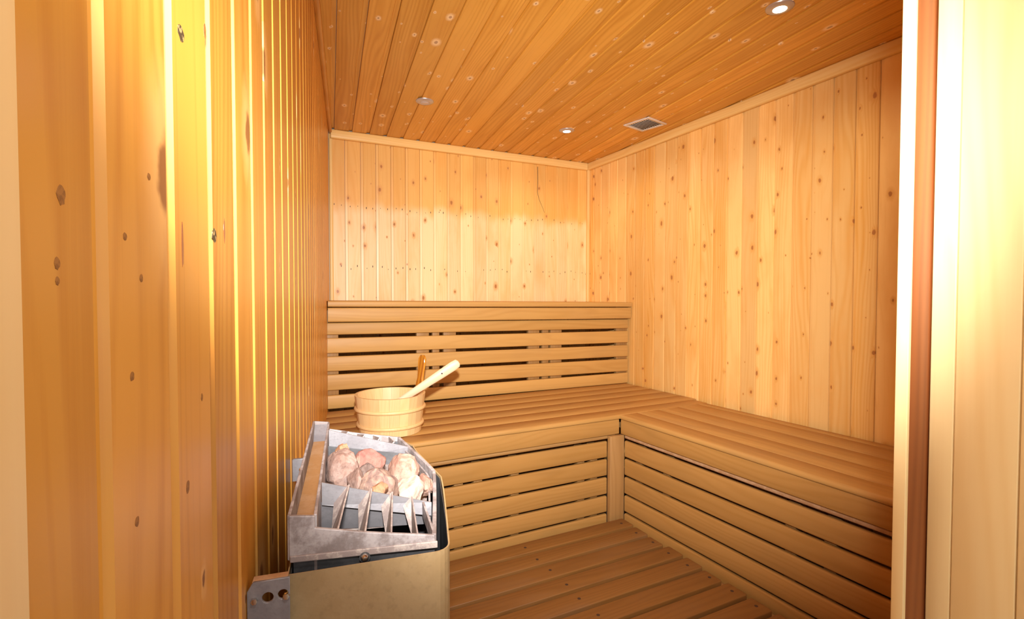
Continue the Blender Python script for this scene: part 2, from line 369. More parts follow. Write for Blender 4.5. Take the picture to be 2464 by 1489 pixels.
for k_, (cx0, cz0) in enumerate(cr):
    wv = .0022*(1-.12*k_)
    yy_ = back_yb(cx0)-.0012
    pair = (bm_.verts.new((cx0-wv, yy_, cz0)), bm_.verts.new((cx0+wv, yy_, cz0)))
    if prev: bm_.faces.new((prev[0], prev[1], pair[1], pair[0]))
    prev = pair
me_ = bpy.data.meshes.new('crack'); bm_.to_mesh(me_); bm_.free(); me_.transform(cm.inverted())
mesh_obj('crack', me_, M_black, cb, cm)
# right wall
pr_ = .1025; me_r = prism_mesh('board_right', board_poly(pr_, flip=False, groove=.014), 0, H-.004)
xr = nR.cross(UP)
for i in range(32):
    a = .03+i*pr_ - pr_*.6
    p = Rp(a+pr_, 0, FLOOR+.002) if xr.dot(dR) < 0 else Rp(a, 0, FLOOR+.002)
    if a > -.05: mesh_obj('board', me_r, M_right, wr, frame(p, xr, nR, UP))
# ceiling boards: run from the back wall towards the viewer, parallel to the left wall
pc = .115; dC = V3(sin(aC), -cos(aC)); 
def back_y(x): return Yb-(Xr-x)*math.tan(aB)
i = -4
while True:
    X2 = .240+i*pc                                  # x of the board's left edge at y = 2
    i += 1
    if X2 > 3.1: break
    # start at back wall; for boards that cross the right wall first, start there
    def xy(yy, o=0): return X2+o+(yy-2.0)*math.tan(-aC), yy
    ys = Yb
    xs = X2+pc+(ys-2)*math.tan(-aC)
    ys_l = None
    while xy(ys, -.004)[0] > right_x(ys) and ys > 0: ys -= .02
    if ys < 0: break
    ye = -.1
    # ends at the left wall for the leftmost boards
    while ye < ys and xy(ye, pc*.7)[0] < left_x(ye): ye += .02
    L = (ys-ye)/cos(aC)
    if L < .05: continue
    x0, y0 = xy(ys)
    nrm = V3(0, 0, -1)
    xdir = nrm.cross(dC)                            # local x
    poly = board_poly(pc, groove=.020)
    if xdir.x < 0: poly = [(x-pc, y) for x, y in board_poly(pc, flip=True, groove=.020)]
    me = prism_mesh('board_ceiling', poly, 0, L)
    mesh_obj('board', me, M_ceil, ceil_o, frame((x0, y0, Zc), xdir, nrm, dC))
# trims at the ceiling and in the corners
def bar(name, mat, a, b, n, w, t, r=.004, parent=None, kind=True):
    """rounded bar from a to b, lying in front of a surface with normal n; w across, t proud"""
    a = Vector(a); b = Vector(b); z = (b-a).normalized(); y = Vector(n); x = y.cross(z)
    me = prism_mesh(name, [(px-w/2, py+t) for px, py in rrect(w, t, r, .0015)], 0, (b-a).length)
    o = mesh_obj(name, me, mat, parent, frame(a, x, y, z))
    if kind and parent is None: o['kind'] = 'structure'
    return o
bar('trim_1', M_trim, Bp(.032, 0, Zc-.029), Bp((Xr-Xl)-.012, 0, Zc-.029), nB, .058, .030, .008)
bar('trim_2', M_trim, Rp(.0, 0, Zc-.029), Rp(3.35, 0, Zc-.029), nR, .058, .030, .008)
bar('trim_3', M_left, Lp(.0, 0, Zc-.012), Lp(3.3, 0, Zc-.012), nL, .024, .022, .003)
bar('trim_4', M_trim, Bp(Xr-Xl-.013, 0, Zs), Bp(Xr-Xl-.013, 0, Zc-.06), nB, .022, .016, .003)
bar('trim_5', M_trim, Bp(.012, 0, Zs), Bp(.012, 0, Zc-.058), nB, .024, .024, .003)

# ------------------------------------------------------------------ doorway: front wall and door frame
XA = .680                                             # opening edge on the right
YA = XA/1.9554
YN0 = XA/2.0348
XC = YN0*2.1753
fw = mesh_obj('wall_front', box_mesh('wall_front', XC+.02, right_x(.3)+.0, YA-.09, YA-.001, FLOOR, Zc), M_pale); fw['kind'] = 'structure'
LINT = 1.93
mesh_obj('lintel', box_mesh('lintel', -.12, XC+.02, YA-.06, YA-.001, LINT, Zc), M_pale, fw)
df = mesh_obj('door_1', bevel_box('door_1', XA, XA+.006, YN0, YA, FLOOR, LINT, .001), M_pale); df['kind'] = 'structure'
mesh_obj('stile', bevel_box('stile', XA+.0062, XC+.02, YN0+.0005, YA, FLOOR, LINT, .0008), M_red, df)
for (k0, k1) in ((2.1753, 2.3498), (2.352, 2.8936), (2.900, 9.)):
    y1 = XC/k0+.0; y0 = XC/k1
    mesh_obj('lining_board', bevel_box('lining_board', XC, XC+.018, y0, y1-.0006, FLOOR, LINT, .0012), M_pale, df)
jl = mesh_obj('door_2', bevel_box('door_2', left_x(.1)-.06, -.070, -.3, .2135, FLOOR, LINT, .003), M_pale); jl['kind'] = 'structure'

# ------------------------------------------------------------------ benches
def box_at(name, mat, parent, p, zdir, ydir, w, t, L, r=.004, rb=None):
    return plank(name, mat, parent, p, zdir, ydir, rrect(w, t, r, rb), L)
# --- bench along the back wall (lower seat)
bb = empty('bench', (1.0, 2.6, FLOOR), label='long slatted seat bench along the back wall, carrying the wooden pail', cat='bench')
def Fb(s, off, z): return V3(xf, yf, z) + dBb*s + nBb*off          # s leftwards from the inner corner, off towards the viewer
LB = 1.50                                                             # from the corner to the left wall
def leftlen(off): return None
def seat_len(off_in):                                               # distance from x=xf leftwards to the left wall at that depth
    y = yf+off_in; return (xf-left_x(y)-.004)/cos(aBb)
rs = -.0
# nosing and boards; local z runs leftwards (dBb), local y up, local x = y cross z
def seat_board(parent, mat, off0, off1, s_start, s_end, r=.004, t=.028, poly=None):
    # off measured from the front edge backwards
    w = off1-off0
    p = V3(xf, yf, Zs) - nBb*off0 + dBb*s_start
    x = UP.cross(dBb)
    poly = poly or rrect(w, t, .0018, .001)
    if x.dot(-nBb) < 0: poly = [(-px, py) for px, py in reversed(poly)]
    return mesh_obj('seat_board', prism_mesh('seat_board', poly, 0, s_end-s_start), mat, parent, frame(p, x, UP, dBb))
def nosing_poly(w, t=.022, r=.014):
    pts = [(w-.002, -t), (w, -t+.002), (w, -.002), (w-.002, 0)]
    for i in range(5):
        a = math.radians(90+90*i/4); pts.append((r+r*cos(a), -r+r*sin(a)))
    pts += [(0, -t+.002), (.002, -t)]
    return pts
# front nosing runs the whole length to the right wall
xs_r = -(Xr-xf)*1.0
seat_board(bb, M_seat, 0, .118, xs_r-.012+.03, seat_len(.06), poly=nosing_poly(.118))
edges = [.1215, .2585, .3955, .5325, .6695, .812]
for a, b in zip(edges[:-1], edges[1:]):
    seat_board(bb, M_seat, a, b-.0032, -(right_x(yf+a)-xf)+.004-.0, seat_len((a+b)/2))
# fascia, ledger, slats of the front
def front_piece(name, parent, mat, origin, along, nrm, z0, z1, off, t, s0, s1, r=.006, rb=.002):
    p = Vector(origin)+Vector(along)*s0+Vector(nrm)*(-off)+UP*z1
    x = Vector(nrm).cross(Vector(along))
    w = z1-z0
    poly = rrect(w, t, r, rb)
    if x.z > 0: poly = [(px-w, py) for px, py in poly]
    return mesh_obj(name, prism_mesh(name, poly, 0, s1-s0), mat, parent, frame(p, x, Vector(nrm), Vector(along)))
O = V3(xf, yf, 0)
lenB = (xf-left_x(yf))/cos(aBb)-.006
front_piece('fascia_board', bb, M_facade, O, dBb, nBb, .445, .5265, .004, .022, .003, lenB, .006)
front_piece('ledger', bb, M_post, O, dBb, nBb, .424, .442, .016, .03, .02, lenB, .003)
ZS = [(.322, .411), (.222, .311), (.120, .211), (.021, .109), (-.082, .010)]
for z0, z1 in ZS:
    front_piece('slat', bb, M_facade, O, dBb, nBb, z0, z1, .016, .02, .076, lenB, .007)
for x in (.34, .80, .90, 1.10, 1.50, 1.585):                        # uprights behind the slats
    mesh_obj('upright', bevel_box('upright', -.022, .022, 0, .04, 0, .40-FLOOR, .002), M_post, bb, Matrix.Translation(V3(x, yf+.040-(xf-x)*.0288, FLOOR)))
for x in (.6, 1.25, 1.9):
    mesh_obj('bearer', box_mesh('bearer', -.02, .02, .03, .76, .42, .518), M_post, bb, Matrix.Translation(V3(x, yf+.0-(xf-x)*.0288, 0)))
# corner post
mesh_obj('corner_post', bevel_box('corner_post', 1.655, 1.748, yf-.018, yf+.012, FLOOR+.002, .443, .003), M_post, bb)
# --- bench along the right wall
rbn = empty('bench', (2.1, 1.3, FLOOR), label='slatted seat bench along the right wall, its boards running towards the viewer', cat='bench')
LR = yf-.012-(YA+.035)
front_piece('fascia_board', rbn, M_facade, O, dRb, nRb, .445, .5265, .004, .022, .003, LR, .006)
front_piece('ledger', rbn, M_rust, O, dRb, nRb, .424, .442, .018, .03, .02, LR, .003)
for z0, z1 in ZS:
    front_piece('slat', rbn, M_facade, O, dRb, nRb, z0, z1, .016, .02, .022, LR, .007)
for s in (.10, .30, .95, 1.10, 1.6):
    q = O+dRb*s+V3(.042, 0, FLOOR)
    mesh_obj('upright', bevel_box('upright', 0, .04, -.022, .022, 0, .40-FLOOR, .002), M_post, rbn, Matrix.Translation(q))
for s in (.5, 1.3):
    q = O+dRb*s
    mesh_obj('bearer', box_mesh('bearer', .03, .62, -.02, .02, .42, .518), M_post, rbn, Matrix.Translation(q))
xR = UP.cross(dRb)
def rboard(off0, off1, s0, s1, poly=None):
    w = off1-off0
    p = O + dRb*s0 - nRb*off0 + UP*Zs
    poly = poly or rrect(w, .028, .0018, .001)
    if xR.dot(-nRb) < 0: poly = [(-px, py) for px, py in reversed(poly)]
    return mesh_obj('seat_board', prism_mesh('seat_board', poly, 0, s1-s0), M_seat, rbn, frame(p, xR, UP, dRb))
rboard(0, .120, .004, LR, nosing_poly(.120))
rE = [.1235, .2835, .4435, .6035, .668]
for a, b in zip(rE[:-1], rE[1:]):
    st = .004-a*(aRb+aBb)*0 + (.0288-.0)*0
    rboard(a, b-.0035, .004-a*.0, LR)

# --- high backrest tier against the back wall
tr = empty('backrest_tier', (1.35, 3.3, Zs), label='high slatted backrest with a flat cap board, standing on the rear of the seat bench', cat='backrest')
YT = Yb-.5329
def Tp(s, off=0, z=0): return V3(Xr, YT, z)+dB*s+nB*off
tanr = .008
def tier(name, mat, z0, z1, off, t, s0, s1, r=.006, tl=tanr):
    dd = (dB+UP*tl).normalized()
    p = Tp(s0, off, z1-(.010 if tl else 0)+tl*s0)
    x = nB.cross(dd)
    w = z1-z0; poly = rrect(w, t, r, .002)
    if x.z > 0: poly = [(px-w, py) for px, py in poly]
    return mesh_obj(name, prism_mesh(name, poly, 0, s1-s0), mat, tr, frame(p, x, nB, dd))
WT = Xr-left_x(YT)
tier('cap_board', M_bench, 1.133, 1.166, .032, .10, .0-.004, WT-.006, .006)
for k in range(3):
    tier('cap_board', M_bench, 1.133, 1.166, -.073-.150*k, .146, .0, WT+.015*(k+1)-.004, .003)
tier('fascia_board', M_bench, 1.046, 1.128, .027, .022, .0, WT-.006, .007)
ST = [(.972, 1.041), (.866, .953), (.762, .847), (.652, .743), (Zs+.001, .630)]
for k, (z0, z1) in enumerate(ST):
    tier('slat', M_bench, z0, z1, .0, .02, .006, WT-.004, .006, tl=0 if k == 4 else tanr)
for a, b in ((.286, .363), (.823, .902), (.924, .969), (.996, 1.079), (1.599, 1.685), (1.707, 1.756), (1.773, 1.862), (2.333, 2.430)):
    yy = YT+.024+(Xr-a)*.0108
    mesh_obj('support', bevel_box('support', a, b, yy, yy+.03, Zs+.002, 1.12, .002), M_post, tr)

# ------------------------------------------------------------------ duckboard on the floor
dk = empty('duckboard', (.9, 1.3, FLOOR), label='slatted wooden duckboard covering the floor between the benches and the heater', cat='duckboard')
X0, Y0 = xf-.0158, yf-.0441
Pd = .1152
def deck_piece(w, L, t=.026, r=.010):
    """board: local x along width, y up, z length; the right end has rounded corners"""
    bm = bmesh.new(); out = [(0, L), (0, r)]
    for i in range(4):
        a = math.radians(180+90*i/3); out.append((r+r*cos(a), r+r*sin(a)))
    for i in range(4):
        a = math.radians(270+90*i/3); out.append((w-r+r*cos(a), r+r*sin(a)))
    out += [(w, r), (w, L)]
    seen = []
    for p in out:
        if not seen or (abs(p[0]-seen[-1][0])+abs(p[1]-seen[-1][1])) > 1e-5: seen.append(p)
    top = [bm.verts.new((x, 0, z)) for x, z in seen]
    f = bm.faces.new(top); f.normal_update()
    if f.normal.y < 0: f.normal_flip()
    ex = bmesh.ops.extrude_face_region(bm, geom=[f]); vs = [v for v in ex['geom'] if isinstance(v, bmesh.types.BMVert)]
    bmesh.ops.translate(bm, verts=vs, vec=(0, -t, 0))
    bmesh.ops.recalc_face_normals(bm, faces=bm.faces)
    es = [e for e in bm.edges if all(abs(v.co.y) < 1e-6 for v in e.verts)]
    bmesh.ops.bevel(bm, geom=es, offset=.004, segments=2, affect='EDGES', profile=.5)
    me = bpy.data.meshes.new('deck_slat'); bm.to_mesh(me); bm.free(); smooth(me, 50); return me
nail_me = None
def disc_mesh(name, r, h, seg=12):
    return prism_mesh(name, [(r*cos(2*pi*i/seg), r*sin(2*pi*i/seg)) for i in range(seg)], 0, h, False)
nail_me = disc_mesh('nail', .0068, .0012)
xD = UP.cross(dD)
for i in range(16):
    u = i*Pd; wd = .095
    st = random.uniform(-.008, .008)+(.004 if i else 0)
    p = V3(X0, Y0, 0)+uD*(u+wd if xD.dot(uD) < 0 else u)+dD*st
    y = p.y
    L = (X0-left_x(y)-.012)/cos(aD)-st
    o = mesh_obj('slat', deck_piece(wd, L), M_deck, dk, frame(p, xD, UP, dD))
    for (sd, fr) in ((.045, .5), (.62, .5), (1.15, .5)):
        q = V3(X0, Y0, 0)+uD*(u+wd*(fr+random.uniform(-.08, .08)))+dD*(sd+random.uniform(-.006, .006))
        if q.y > .3 and q.x > left_x(q.y)+.03: mesh_obj('nail', nail_me, M_black, o, Matrix.Translation(q+V3(0, 0, -.0006)))
for sd in (.045, .62, 1.15):
    a = V3(X0, Y0, -.0265)+dD*(sd-.02)
    xj = UP.cross(uD); poly = rrect(.04, .05, .003, .002)
    Lj = 1.80 if sd < 1 else .9
    mesh_obj('joist', prism_mesh('joist', poly, 0, Lj), M_post, dk, frame(a, xj, UP, uD))

# ------------------------------------------------------------------ ceiling lights and vent
def lathe(name, prof, seg=32):
    v = []; f = []
    n = len(prof)
    for i in range(seg):
        a = 2*pi*i/seg
        for r, z in prof: v.append((r*cos(a), r*sin(a), z))
    for i in range(seg):
        j = (i+1) % seg
        for k in range(n-1): f.append((i*n+k, j*n+k, j*n+k+1, i*n+k+1))
    me = bpy.data.meshes.new(name); me.from_pydata(v, [], f); me.update()
    bm = bmesh.new(); bm.from_mesh(me); bmesh.ops.remove_doubles(bm, verts=bm.verts, dist=1e-6)
    bmesh.ops.recalc_face_normals(bm, faces=bm.faces); bm.to_mesh(me); bm.free(); smooth(me, 40); return me
M_on = plain('lamp_lens_lit', (1, .95, .85), .3, 0, (1, .90, .70), 14.)
M_off = plain('lamp_lens_unlit', (.55, .52, .55), .25, .2)
ring_me = lathe('ring', [(.024, .004), (.025, -.0085), (.029, -.0100), (.038, -.0085), (.0495, -.0035), (.051, 0.0)])
lens_me = lathe('lens', [(0, -.0115), (.014, -.0108), (.0245, -.0088), (.0245, .002)])
for (x, y, on, lab) in ((.810, 2.828, False, 'round chrome ceiling downlight, unlit, nearest the left wall'),
                        (1.802, 2.907, True, 'small lit chrome downlight beside the ceiling vent'),
                        (1.774, 1.327, True, 'large-looking lit chrome downlight nearest the viewer, at the top of the picture')):
    t = empty('downlight', (x, y, Zc), label=lab, cat='light', group='recessed downlights in the ceiling')
    Mx = Matrix.Translation(V3(x, y, Zc))
    mesh_obj('ring', ring_me, M_ring, t, Mx); mesh_obj('lens', lens_me.copy(), M_on if on else M_off, t, Mx)
    if on: spot('downlight_beam', (x, y, Zc-.03), (x, y, 0), 8, 165, .6, (1, .86, .62), .025)
vt = empty('ceiling_vent', (2.187, 2.581, Zc), label='square metal louvred vent grille set in the ceiling', cat='vent')
Mv = Matrix.Translation(V3(2.187, 2.581, Zc)) @ Matrix.Rotation(.24, 4, 'Z')
S = .097
for (x0, x1, y0, y1) in ((-S, S, -S, -S+.02), (-S, S, S-.02, S), (-S, -S+.02, -S+.0201, S-.0201), (S-.02, S, -S+.0201, S-.0201)):
    mesh_obj('frame', bevel_box('frame', x0, x1, y0, y1, -.009, 0, .0025), M_vent, vt, Mv)
for i in range(9):
    x = -.064+i*.0160
    me = bevel_box('louvre', -S+.021, S-.021, -.0044, .0044, -.0012, .0012, .0005, 1)
    mesh_obj('louvre', me, M_vent, vt, Mv @ Matrix.Translation(V3(0, x, -.005)) @ Matrix.Rotation(.6, 4, 'X'))
mesh_obj('duct', box_mesh('duct', -S+.02, S-.02, -S+.02, S-.02, -.0012, -.0004), M_dark, vt, Mv)

# ------------------------------------------------------------------ pail and ladle
pc0 = V3(.526, 2.449, Zs)
pail = empty('pail', pc0, label='round pale wooden sauna pail with two wooden hoops standing on the bench', cat='bucket')
R0, R1, HP, TH = .145, .167, .182, .012
Mp = Matrix.Translation(pc0)
ns = 22; hang = math.radians(19)
for i in range(ns):
    a0 = 2*pi*(i-.5)/ns+.0015+hang; a1 = 2*pi*(i+.5)/ns-.0015+hang
    am = (a0+a1)/2; h = HP
    v = []
    for z, r in ((.002, R0), (h, R1)):
        for rr in (r, r-TH):
            for a in (a0, am, a1):
                f = 1/cos((a1-a0)/2) if False else 1
                v.append((rr*cos(a), rr*sin(a), z))
    # order: z0 outer(0,1,2) inner(3,4,5); z1 outer(6,7,8) inner(9,10,11)
    f = [(0, 1, 7, 6), (1, 2, 8, 7), (4, 3, 9, 10), (5, 4, 10, 11), (6, 7, 10, 9), (7, 8, 11, 10), (1, 0, 3, 4), (2, 1, 4, 5), (0, 6, 9, 3), (2, 5, 11, 8)]
    # shift to a frame of its own so that the grain follows the stave
    c = V3(R0*cos(am), R0*sin(am), 0); x = V3(-sin(am), cos(am), 0); y = V3(cos(am), sin(am), 0)
    F = frame(c, -x, y, UP); Fi = F.inverted()
    me = bpy.data.meshes.new('stave'); me.from_pydata([Fi @ Vector(p) for p in v], [], f); me.update(); smooth(me, 30)
    mesh_obj('stave', me, M_pail, pail, Mp @ F)
def hoop(z, r, rad):
    me = lathe('hoop', [(r+rad*cos(2*pi*i/12)*.8, z+rad*sin(2*pi*i/12)) for i in range(13)], 48)
    mesh_obj('hoop', me, M_hoop, pail, Mp)
def rad_at(z): return R0+(R1-R0)*z/HP
hoop(.118, rad_at(.118)+.003, .0085); hoop(.042, rad_at(.042)+.003, .0085)
mesh_obj('base', lathe('base', [(0, .02), (R0-TH-.001, .02), (R0-TH-.001, .034), (0, .034)]), M_pail, pail, Mp)
# amber grip: one long stave standing above the rim
am = hang
pts = [(-.026, .10), (.026, .10), (.024, HP+.03), (.017, HP+.055), (.018, HP+.09), (.023, HP+.13), (.022, HP+.155), (.012, HP+.172), (-.012, HP+.172), (-.022, HP+.155), (-.023, HP+.13), (-.018, HP+.09), (-.017, HP+.055), (-.024, HP+.03)]
x = V3(-sin(am), cos(am), 0); y = V3(cos(am), sin(am), 0)
me = prism_mesh('grip', [(a*1.25, b) for a, b in pts], -.007, .007)
for vtx in me.vertices: vtx.co = Vector((vtx.co.x, -vtx.co.z, vtx.co.y))
me.flip_normals() if hasattr(me, 'flip_normals') else None
md = mesh_obj('grip', me, M_amber, pail, Mp @ frame(y*(R1-TH-.010)+UP*0, -x, y, UP) @ Matrix.Rotation(math.radians(-7), 4, 'X'))
md.modifiers.new('b', 'BEVEL').width = .004
tag(md, label='amber-coloured glossy grip')
# ladle
ld = empty('ladle', (.47, 2.42, Zs+.04), label='pale wooden ladle with a flat handle leaning in the pail', cat='ladle')
A = V3(.450, 2.470, Zs+.066); B = V3(.835, 2.335, .878)
ax = (B-A).normalized(); side = ax.cross(V3(.2, .97, -.1)).normalized(); nn = side.cross(ax)
L = (B-A).length
def handle_mesh():
    st = [(0, .012, .010), (.12, .013, .011), (.3, .0145, .012), (.55, .018, .012), (.8, .022, .011), (.93, .023, .010), (.985, .020, .009), (1., .010, .007)]
    bm = bmesh.new(); rings = []
    for t, hw, ht in st:
        bow = .012*math.sin(pi*t)
        c = ax*(t*L)-nn*bow
        rings.append([bm.verts.new(Vector((0, 0, 0))+c+side*(hw*cos(q))*(1)+nn*(ht*.6*sin(q))) for q in [2*pi*k/12 for k in range(12)]])
    for r0, r1 in zip(rings[:-1], rings[1:]):
        for k in range(12): bm.faces.new((r0[k], r0[(k+1) % 12], r1[(k+1) % 12], r1[k]))
    bm.faces.new(rings[0][::-1]); bm.faces.new(rings[-1])
    bmesh.ops.recalc_face_normals(bm, faces=bm.faces)
    # local frame with z along the handle
    F = frame((0, 0, 0), side, nn, -(-ax)) if False else frame((0, 0, 0), nn.cross(ax), nn, ax)
    bm.transform(F.inverted())
    me = bpy.data.meshes.new('handle'); bm.to_mesh(me); bm.free(); smooth(me, 50); return me, F
hm, F = handle_mesh(); F2 = F.copy(); F2.translation = A
ho = mesh_obj('handle', hm, M_ladle, ld, F2)
sgn = -1 if nn.y > 0 else 1
hq = A+ax*(L*.80)-nn*(.012*math.sin(pi*.8))+nn*(.0068*sgn)
mesh_obj('hanging_hole', disc_mesh('hanging_hole', .004, .0008), M_black, ld, frame(hq, side, -side.cross(nn).cross(nn) if False else nn.cross(side), nn))
bowl = lathe('bowl', [(0, -.028), (.025, -.025), (.042, -.010), (.047, .012), (.043, .012), (.038, -.008), (.022, -.021), (0, -.023)], 24)
mesh_obj('bowl', bowl, M_ladle, ld, Matrix.Translation(A+V3(-.025, .010, -.004)))

# ------------------------------------------------------------------ heater
HO = Lp(2.68, 0, 0); HX, HY = nL, -dL
HM = frame(HO, HX, HY, UP)
ht = bpy.data.objects.new('sauna_heater', None); link(ht, None, frame(HO+UP*.35, HX, HY, UP))
tag(ht, 'sauna heater on the left wall, chalky grey metal top full of stones, tan casing', 'heater')
def solid(name, mat, verts, faces, parent=ht, th=0., off=0., label=None, bev=0.):
    me = bpy.data.meshes.new(name); me.from_pydata(verts, [], faces); me.update()
    o = mesh_obj(name, me, mat, parent, HM)
    if th:
        md = o.modifiers.new('solid', 'SOLIDIFY'); md.thickness = th; md.offset = off
    if bev:
        md = o.modifiers.new('bev', 'BEVEL'); md.width = bev; md.segments = 2
    if label: o['label'] = label
    return o
def sheet(name, mat, pts, **kw):                       # one flat polygon given thickness
    return solid(name, mat, pts, [tuple(range(len(pts)))], **kw)
YN, YFa = -.254, .240                                   # near and far end of the casting
# near and far end plates
def end_plate(y, nm, far=False):
    P = [(.040, y, .8745), (.222, y, .8655), (.219, y, .881), (.190, y, .8865), (.160, y, .892), (.130, y, .898), (.100, y, .905), (.070, y, .912), (.070, y, .927), (.040, y, .931)]
    return sheet(nm, M_cast, P, th=.005, off=0, bev=.0012)
end_plate(YN, 'end_plate'); end_plate(YFa, 'end_plate')
sheet('end_flange', M_fin, [(.041, YN-.0035, .8735), (.2225, YN-.0035, .8645), (.2225, YN-.0035, .8735), (.041, YN-.0035, .8815)], th=.003, bev=.001)
# front rim (bowed) and back wall
def bow(y, base=.2205, b=.040):
    t = (y-(YN+YFa)/2)/((YFa-YN)/2); return base+b*(1-abs(t)**1.08)
ys = [YN+(YFa-YN)*i/16 for i in range(17)]
def bowed(name, mat, base, b, z0, z1, th, y0=YN, y1=YFa, **kw):
    yy = [y0+(y1-y0)*i/16 for i in range(17)]
    v = [(bow(q, base, b), q, z0) for q in yy]+[(bow(q, base, b), q, z1) for q in yy]
    f = [(i, i+1, 18+i, 17+i) for i in range(16)]
    return solid(name, mat, v, f, th=th, **kw)
bowed('front_rim', M_cast, .2185, .040, .862, .882, .006, bev=.0012)
bowed('inner_rim', M_cast, .2125, .036, .840, .874, .003, y0=-.146, y1=.157)
sheet('back_rim', M_cast, [(.040, YN, .8745), (.040, YFa, .8745), (.040, YFa, .931), (.040, YN, .931)], th=.004, bev=.001)
sheet('partition', M_cast, [(.070, YN+.003, .850), (.070, YFa-.003, .850), (.070, YFa-.003, .927), (.070, YN+.003, .927)], th=.004, bev=.001)
sheet('tray', M_tray, [(.042, YN+.003, .898), (.068, YN+.003, .898), (.068, YFa-.05, .898), (.042, YFa-.05, .898)], th=.003, label='ochre tray strip')  # tray floor coloured ochre
sheet('tray_end', M_steel, [(.042, YFa-.05, .898), (.068, YFa-.05, .898), (.068, YFa-.003, .922), (.042, YFa-.003, .922)], th=.003)
# basket plates
def plate(y, sgn, nm):
    return sheet(nm, M_steel, [(.073, y, .897 if sgn < 0 else .862), (.231, y+sgn*.004, .862 if sgn < 0 else .85), (.232, y, .881), (.073, y, .930)], th=.0025)
plate(-.146, -1, 'basket_plate'); plate(.157, 1, 'basket_plate')
sheet('lower_plate', M_mid, [(.071, -.140, .858), (.231, -.140, .845), (.231, -.140, .8675), (.071, -.140, .899)], th=.002)
sheet('lower_plate', M_slate, [(.071, .151, .858), (.231, .151, .845), (.231, .151, .8675), (.071, .151, .899)], th=.002)
sheet('basket_floor', M_fin, [(.072, -.139, .853), (.224, -.139, .848), (.248, .0, .848), (.224, .150, .848), (.072, .150, .853)], th=.003)
# fins at both ends
FN = [((.111, .925), (.097, .905), (.088, .874), (.090, .897)), ((.143, .916), (.130, .896), (.124, .866), (.124, .890)),
      ((.173, .907), (.163, .890), (.161, .858), (.157, .884)), ((.202, .896), (.197, .884), (.198, .851), (.189, .881))]
for T, B_, C_, D_ in FN:
    for (yp, ye, yc) in ((-.1475, YN+.003, -.186), (.1585, YFa-.003, .19)):
        v = [(T[0], yp, T[1]-.002), (B_[0], ye, B_[1]), (C_[0], yc, C_[1]), (D_[0], yp, D_[1])]
        solid('fin', M_fin, v, [(0, 1, 2), (0, 2, 3)], th=.0022)
# near right corner post of the opening
sheet('corner_strip', M_cast, [(.219, -.147, .884), (.219, YN+.002, .882), (.219, YN+.002, .862), (.219, -.147, .862)], th=.003)
# inner body under the casting
v = []; 
def body_outline(inset): return [(.045, YN+.004+inset)] + [(bow(q, .2185-inset, .038), q) for q in [YN+.004+inset+(YFa-YN-.008-2*inset)*i/14 for i in range(15)]] + [(.045, YFa-.004-inset)]
ol = body_outline(0.)
nO = len(ol)
v = [(x, y, .80) for x, y in ol]+[(x, y, .8725) for x, y in ol]
solid('inner_casing', M_slate, v, [(i, (i+1) % nO, nO+(i+1) % nO, nO+i) for i in range(nO)], th=.002)
sheet('casing_floor', M_slate, [(x, y, .81) for x, y in ol], th=.002)
# outer casing (tan)
def shroud_outline():
    pts = [(.040, .262), (.040, -.272)]
    r = .022; cx, cy = .239-r, -.272+r
    for i in range(6):
        a = math.radians(-90+84*i/5); pts.append((cx+r*cos(a), cy+r*sin(a)))
    for q in [-.18, -.12, -.06, 0.0, .06, .12, .17]: pts.append((.2735-.034*abs((q+.005)/.245)**1.05, q))
    pts += [(.247, .215), (.236, .245), (.222, .262)]
    return pts
so = shroud_outline(); nS = len(so)
v = [(x, y, .38) for x, y in so]+[(x, y, .8665) for x, y in so]
casing = solid('casing', M_tan, v, [(i, (i+1) % nS, nS+(i+1) % nS, nS+i) for i in range(nS)], th=.0022, off=0, label='tan painted outer casing')
v = [(x, y, .42) for x, y in so]+[(x, y, .8655) for x, y in so]
cx_ = sum(x for x, y in so)/nS; cy_ = sum(y for x, y in so)/nS
def shrink(p, k=.003):
    d = Vector((p[0]-cx_, p[1]-cy_)); l = d.length; d *= (l-k*1.3)/l; return (cx_+d.x, cy_+d.y)
so2 = [shrink(p) for p in so]
v = [(x, y, .42) for x, y in so2]+[(x, y, .864) for x, y in so2]
solid('casing_lining', M_slate, v, [(i, (i+1) % nS, nS+(i+1) % nS, nS+i) for i in range(nS)], th=.0008)
# screw on the near end
scr = lathe('screw', [(0, .006), (.003, .0055), (.005, .003), (.0055, 0)], 16)
mesh_obj('screw', scr, M_chrome, ht, HM @ frame((.129, YN-.005, .867), V3(1, 0, 0), V3(0, 0, 1), V3(0, -1, 0)))
mesh_obj('screw_washer', lathe('screw_washer', [(0, .0012), (.0068, .0012), (.0068, 0)], 16), M_slate, ht, HM @ frame((.129, YN-.0045, .867), V3(1, 0, 0), V3(0, 0, 1), V3(0, -1, 0)))
